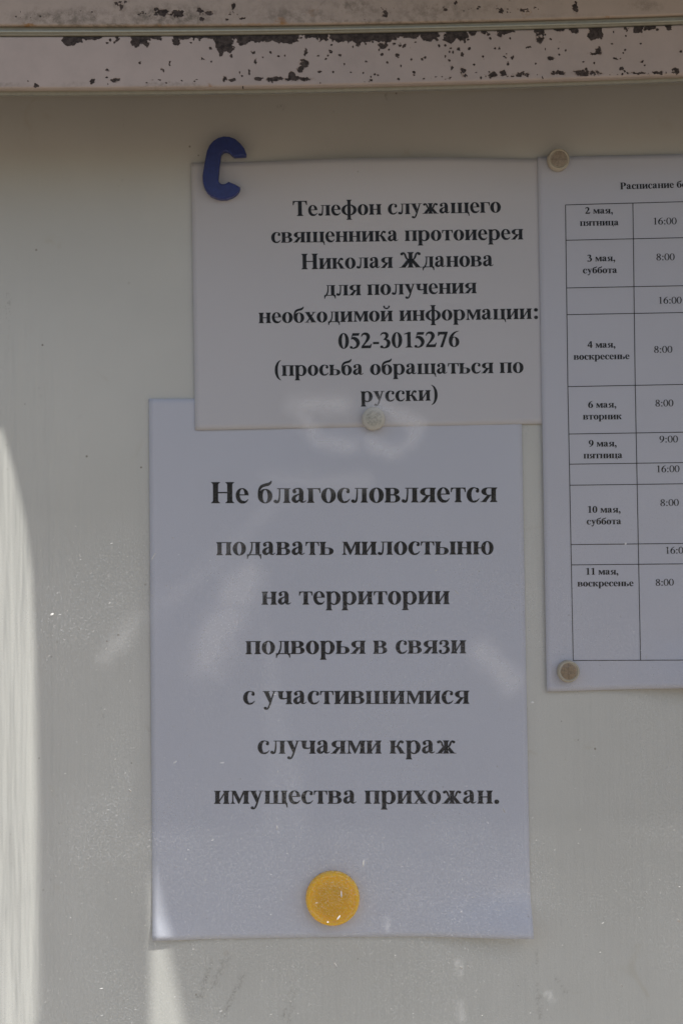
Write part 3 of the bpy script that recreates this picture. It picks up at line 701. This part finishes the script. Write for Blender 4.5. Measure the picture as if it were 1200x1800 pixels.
def ss(a, b_, x): t = min(1, max(0, (x-a)/(b_-a))); return t*t*(3-2*t)
def lift2(u, v):
    return 0.0018*ss(0.955, 1.0, v)*(1-ss(0, 0.16, u))+0.0085*ss(0.92, 1.0, v)*ss(0.66, 1.0, u)+0.0018*ss(0.85, 1, v)*abs(u-0.47)+0.0008*math.sin(u*5+1)*math.sin(v*4)*0.5*ss(0.1, 0.5, v)+0.0004
def lift1(u, v):
    return 0.0048*(1-ss(0, 0.34, v))*ss(0.08, 0.42, u)*(1-ss(0.62, 0.92, u))+0.0006*ss(0.78, 1, v)*(1-ss(0.1, 0.45, u))
def lift3(u, v):
    return 0.011*ss(0.90, 1.0, v)*ss(0.14, 0.55, u)+0.0008*math.sin(v*7)*ss(0.1, 0.3, u)*0.5+0.0004
notice = Sheet('paper_notice', (262, 701), (924, 700.5), (268, 1654), 0.2068, lift2, M_PAPER2, 'large bluish white sheet with seven spaced bold lines held by the orange magnet', 0.0006)
phone = Sheet('paper_notice', (336, 286), (945, 278.5), (343, 756), 0.210, lift1, M_PAPER1, 'small sheet with phone number under the blue letter magnet, overlapping the larger sheet below', 0.0014)
times = Sheet('paper_notice', (944, 276), (1200, 271), (960.5, 1216), 0.210, lift3, M_PAPER3, 'sheet with ruled timetable of dates and hours, cut off by the right edge', 0.0018)

P = []
for a in (('Телефон служащего', 515, 380, 879.5, 373.5, 40), ('священника протоиерея', 477, 427, 918.7, 421, 40), ('Николая Жданова', 530, 473.5, 866.5, 468, 41),
          ('для получения', 570, 520, 837, 515.5, 40), ('необходимой информации:', 455, 568.3, 944.6, 560.5, 40), ('052-3015276', 595, 613, 806.6, 609.5, 40.5),
          ('(просьба обращаться по', 483.4, 661, 919.2, 655.3, 40), ('русски)', 634, 706.5, 768.5, 704, 40)):
    P += text_polys(*a, G, 0.3)
phone.print_('lettering', P)
P = []
for a in (('Не благословляется', 371.7, 884.6, 873, 882.6, 56), ('подавать милостыню', 380.6, 976, 866.5, 974.6, 50), ('на территории', 460, 1063, 789.5, 1062, 50),
          ('подворья в связи', 432, 1150, 818.5, 1148.5, 50), ('с участившимися', 427.8, 1238, 824, 1237, 50), ('случаями краж', 453.3, 1325, 801, 1324.5, 50), ('имущества прихожан.', 376.7, 1413, 876.4, 1412.6, 50)):
    P += text_polys(*a, G, 0.3)
notice.print_('lettering', P)
P = []
P += text_polys('Расписание бо', 1089.5, 333, 1206, 329.5, 18, G, 0.22)
for s_, xl, xr, yl, yr in (('2 мая,', 1028, 1076, 376, 375.3), ('пятница', 1018.7, 1086.5, 397.2, 396.2), ('3 мая,', 1031.5, 1080, 459.8, 459), ('суббота', 1023.7, 1083.7, 480.7, 480),
        ('4 мая,', 1032, 1080.4, 611.7, 611), ('воскресенье', 1007.6, 1105.3, 632.5, 631.2), ('6 мая,', 1033, 1082, 717, 716.4), ('вторник', 1024, 1092, 737.6, 737), ('9 мая,', 1034, 1082.6, 785.3, 784.8),
        ('пятница', 1025, 1093, 806, 805.3), ('10 мая,', 1032, 1089.5, 901.4, 901), ('суббота', 1030.4, 1091, 922, 921.5), ('11 мая,', 1028.8, 1085.6, 1010.3, 1010), ('воскресенье', 1014.3, 1112.3, 1031, 1030.3)):
    P += text_polys(s_, xl, yl, xr, yr, 17.4, G, 0.22)
for s_, xl, xr, y in (('16:00', 1148, 1188, 394.5), ('8:00', 1153, 1184.5, 457.5), ('16:00', 1157.5, 1196.8, 533.7), ('8:00', 1149, 1180.5, 620), ('8:00', 1151.3, 1182.3, 714.4),
        ('9:00', 1158.4, 1190.3, 777.7), ('16:00', 1154, 1193, 830), ('8:00', 1160, 1191.8, 889.3), ('16:00', 1169.7, 1209, 973), ('8:00', 1151.7, 1183, 1029.4)):
    P += text_polys(s_, xl, y+0.3, xr, y-0.2, 17.6, GR, 0.3)
times.print_('lettering', P)
# ruled lines
P = []
def line(x0, y0, x1, y1, wd=1.25, n=14):
    dx, dy = x1-x0, y1-y0; h = math.hypot(dx, dy); nx, ny = -dy/h*wd/2, dx/h*wd/2
    for k in range(n):
        a, b_ = k/n, (k+1)/n
        P.append([(x0+dx*a+nx, y0+dy*a+ny), (x0+dx*b_+nx, y0+dy*b_+ny), (x0+dx*b_-nx, y0+dy*b_-ny), (x0+dx*a-nx, y0+dy*a-ny)])
XL, XM, XR = lambda y: np.interp(y, (360, 680, 853, 957, 1161), (993, 997.2, 1000.8, 1002.7, 1006.6)), lambda y: np.interp(y, (356, 680, 853, 957, 1161), (1111.3, 1115.5, 1119.4, 1121, 1124.8)), 1560
line(XL(360), 360, XL(680), 680); line(XL(680), 680, XL(1161), 1161); line(XM(357), 357, XM(680), 680); line(XM(680), 680, XM(1161), 1160.7)
for y, dyy in ((360.3, 5.6), (422.5, 4.6), (506.3, 4.0), (553.2, 3.8), (679.7, 4.0), (763, 3.4), (816, 2.9), (853, 2.7), (957.3, 2.1), (993, 2.0), (1161, 0.8)):
    x0 = XL(y); line(x0, y, XR, y-dyy*(XR-x0)/207, n=30)
line(XR-1, 350, XR+10, 1158)
times.print_('table_rules', P, 0.00015)

# ------------------------------------------------------------------ magnets
def lathe(name, prof, m, parent=None, n=64, wob=0.0, seed=0):
    V, F = [], []
    for (r, h) in prof:
        for k in range(n):
            a = 2*math.pi*k/n; rr = r*(1+wob*math.sin(3*a+seed)+wob*0.6*math.sin(7*a+seed*2))
            V.append((rr*math.cos(a), -h, rr*math.sin(a)))
    for j in range(len(prof)-1):
        for k in range(n):
            F.append((j*n+k, j*n+(k+1) % n, (j+1)*n+(k+1) % n, (j+1)*n+k))
    F.append(tuple(range(n))[::-1]); F.append(tuple((len(prof)-1)*n+k for k in range(n)))
    o = mesh_obj(name, V, F, m, parent, smooth=True)
    bm = bmesh.new(); bm.from_mesh(o.data); bmesh.ops.recalc_face_normals(bm, faces=bm.faces[:]); bm.to_mesh(o.data); bm.free()
    return o
def round_magnet(px, py, y0, r, core, rim, label, crack, seed, h=0.0045, rimless=False):
    p = unproj(px, py, -(y0+h*0.5))
    e = bpy.data.objects.new('round_magnet', None); link(e); e.location = (p.x, -y0, p.z); e.rotation_euler = (0, R(seed*37), 0)
    tag(e, label, 'magnet', 'round magnets')
    mt = mat_magnet_white('yellowed_plastic', core, rim, crack, 0.0003)
    if rimless:
        lathe('plastic_disc', [(r*0.98, 0), (r, h*0.2), (r, h*0.7), (r*0.965, h*0.9), (r*0.9, h), (r*0.3, h*1.01)], mt, e, wob=0.006, seed=seed)
    else:
        lathe('plastic_cap', [(r*0.99, 0), (r, h*0.15), (r*0.985, h*0.7), (r*0.94, h*0.93), (r*0.87, h), (r*0.80, h*0.98), (r*0.765, h*0.90)], mt, e, wob=0.006, seed=seed)
        lathe('centre_disc', [(r*0.80, h*0.6), (r*0.755, h*0.915), (r*0.70, h*0.94), (r*0.2, h*0.945)], mt, e, wob=0.01, seed=seed+1)
    return e
round_magnet(980.7, 281, 0.0026, 0.0062, (0.44, 0.34, 0.25), (0.52, 0.45, 0.35), 'small yellowed round magnet at top left corner of the timetable sheet', True, 0)
round_magnet(998, 1180, 0.0028, 0.0061, (0.34, 0.24, 0.15), (0.48, 0.42, 0.33), 'small round magnet with brown centre at bottom left of the timetable sheet', True, 2.4)
round_magnet(656.3, 736, 0.0016, 0.0065, (0.58, 0.54, 0.47), (0.57, 0.53, 0.47), 'plain off white round magnet pinning the small sheet onto the large one', False, 1, rimless=True)

p = unproj(584.5, 1579, -0.004); r = 0.01475
e = bpy.data.objects.new('round_magnet', None); link(e); e.location = (p.x, -0.0013, p.z)
tag(e, 'large orange translucent round magnet near the bottom of the large sheet', 'magnet', 'round magnets')
lathe('plastic_cap', [(r*0.96, 0), (r, 0.0008), (r, 0.0030), (r*0.992, 0.0040), (r*0.97, 0.0049), (r*0.935, 0.0056), (r*0.90, 0.0059), (r*0.87, 0.0058), (r*0.83, 0.0054), (r*0.76, 0.0053), (r*0.6, 0.0057), (r*0.4, 0.0061), (r*0.2, 0.0063), (r*0.05, 0.00635)], M_ORANGE, e, n=96)

# blue letter magnet: face outline, walls and rounded edge
face = [(680, 300), (655, 240), (612, 187), (560, 142), (500, 119), (440, 115), (382, 130), (330, 163), (287, 213), (262, 270), (250, 330), (236, 410), (224, 480), (216, 540), (219, 600), (236, 655), (265, 700), (305, 738), (355, 762), (410, 774),
        (470, 772), (530, 752), (575, 722), (602, 690), (614, 655), (560, 622), (490, 594), (468, 610), (445, 620), (412, 618), (392, 602), (383, 572), (386, 520), (396, 430), (406, 340), (416, 296), (436, 274), (470, 268), (500, 282), (524, 308), (548, 326), (610, 322), (676, 318)]
TH = 0.0048; base = 0.0022
F3 = [unproj(320+x/6, 220+y/6, -(base+TH)) for x, y in face]
cx = sum(p.x for p in F3)/len(F3); cz = sum(p.z for p in F3)/len(F3)
bm = bmesh.new()
n = len(F3)
def inset(pts, d):
    out = []
    for i in range(len(pts)):
        a, b_, c = pts[i-1], pts[i], pts[(i+1) % len(pts)]
        e1 = (b_-a).normalized(); e2 = (c-b_).normalized(); n1 = Vector((-e1.y, e1.x)); n2 = Vector((-e2.y, e2.x))
        nn = (n1+n2).normalized(); k = min(1.6, 1/max(0.5, nn.dot(n1))); out.append(b_+nn*d*k)
    return out
pts2 = [Vector((p.x-cx, p.z-cz)) for p in F3]
area = sum(pts2[i-1].x*pts2[i].y-pts2[i].x*pts2[i-1].y for i in range(n))
sg = 1 if area > 0 else -1
levels = [(0.0, 0.0), (0.0, TH-0.0006), (0.00012, TH-0.0003), (0.0003, TH-0.0001), (0.00055, TH)]
rings = []
for d, hh in levels:
    rings.append([bm.verts.new((q_.x, -hh, q_.y)) for q_ in inset(pts2, sg*d)])
for a, b_ in zip(rings[:-1], rings[1:]):
    for i in range(n): bm.faces.new((a[i], a[(i+1) % n], b_[(i+1) % n], b_[i]))
for rg in (rings[-1], rings[0]):
    for t in mgeo.tessellate_polygon([[Vector((v_.co.x, v_.co.z, 0)) for v_ in rg]]):
        try: bm.faces.new([rg[i] for i in t])
        except ValueError: pass
bmesh.ops.recalc_face_normals(bm, faces=bm.faces[:])
me = bpy.data.meshes.new('letter_magnet'); bm.to_mesh(me); bm.free(); me.materials.append(M_BLUE)
lm = link(bpy.data.objects.new('letter_magnet', me)); lm.location = (cx, -base, cz)
tag(lm, 'dark blue plastic letter C magnet on the corner of the small sheet', 'letter magnet')
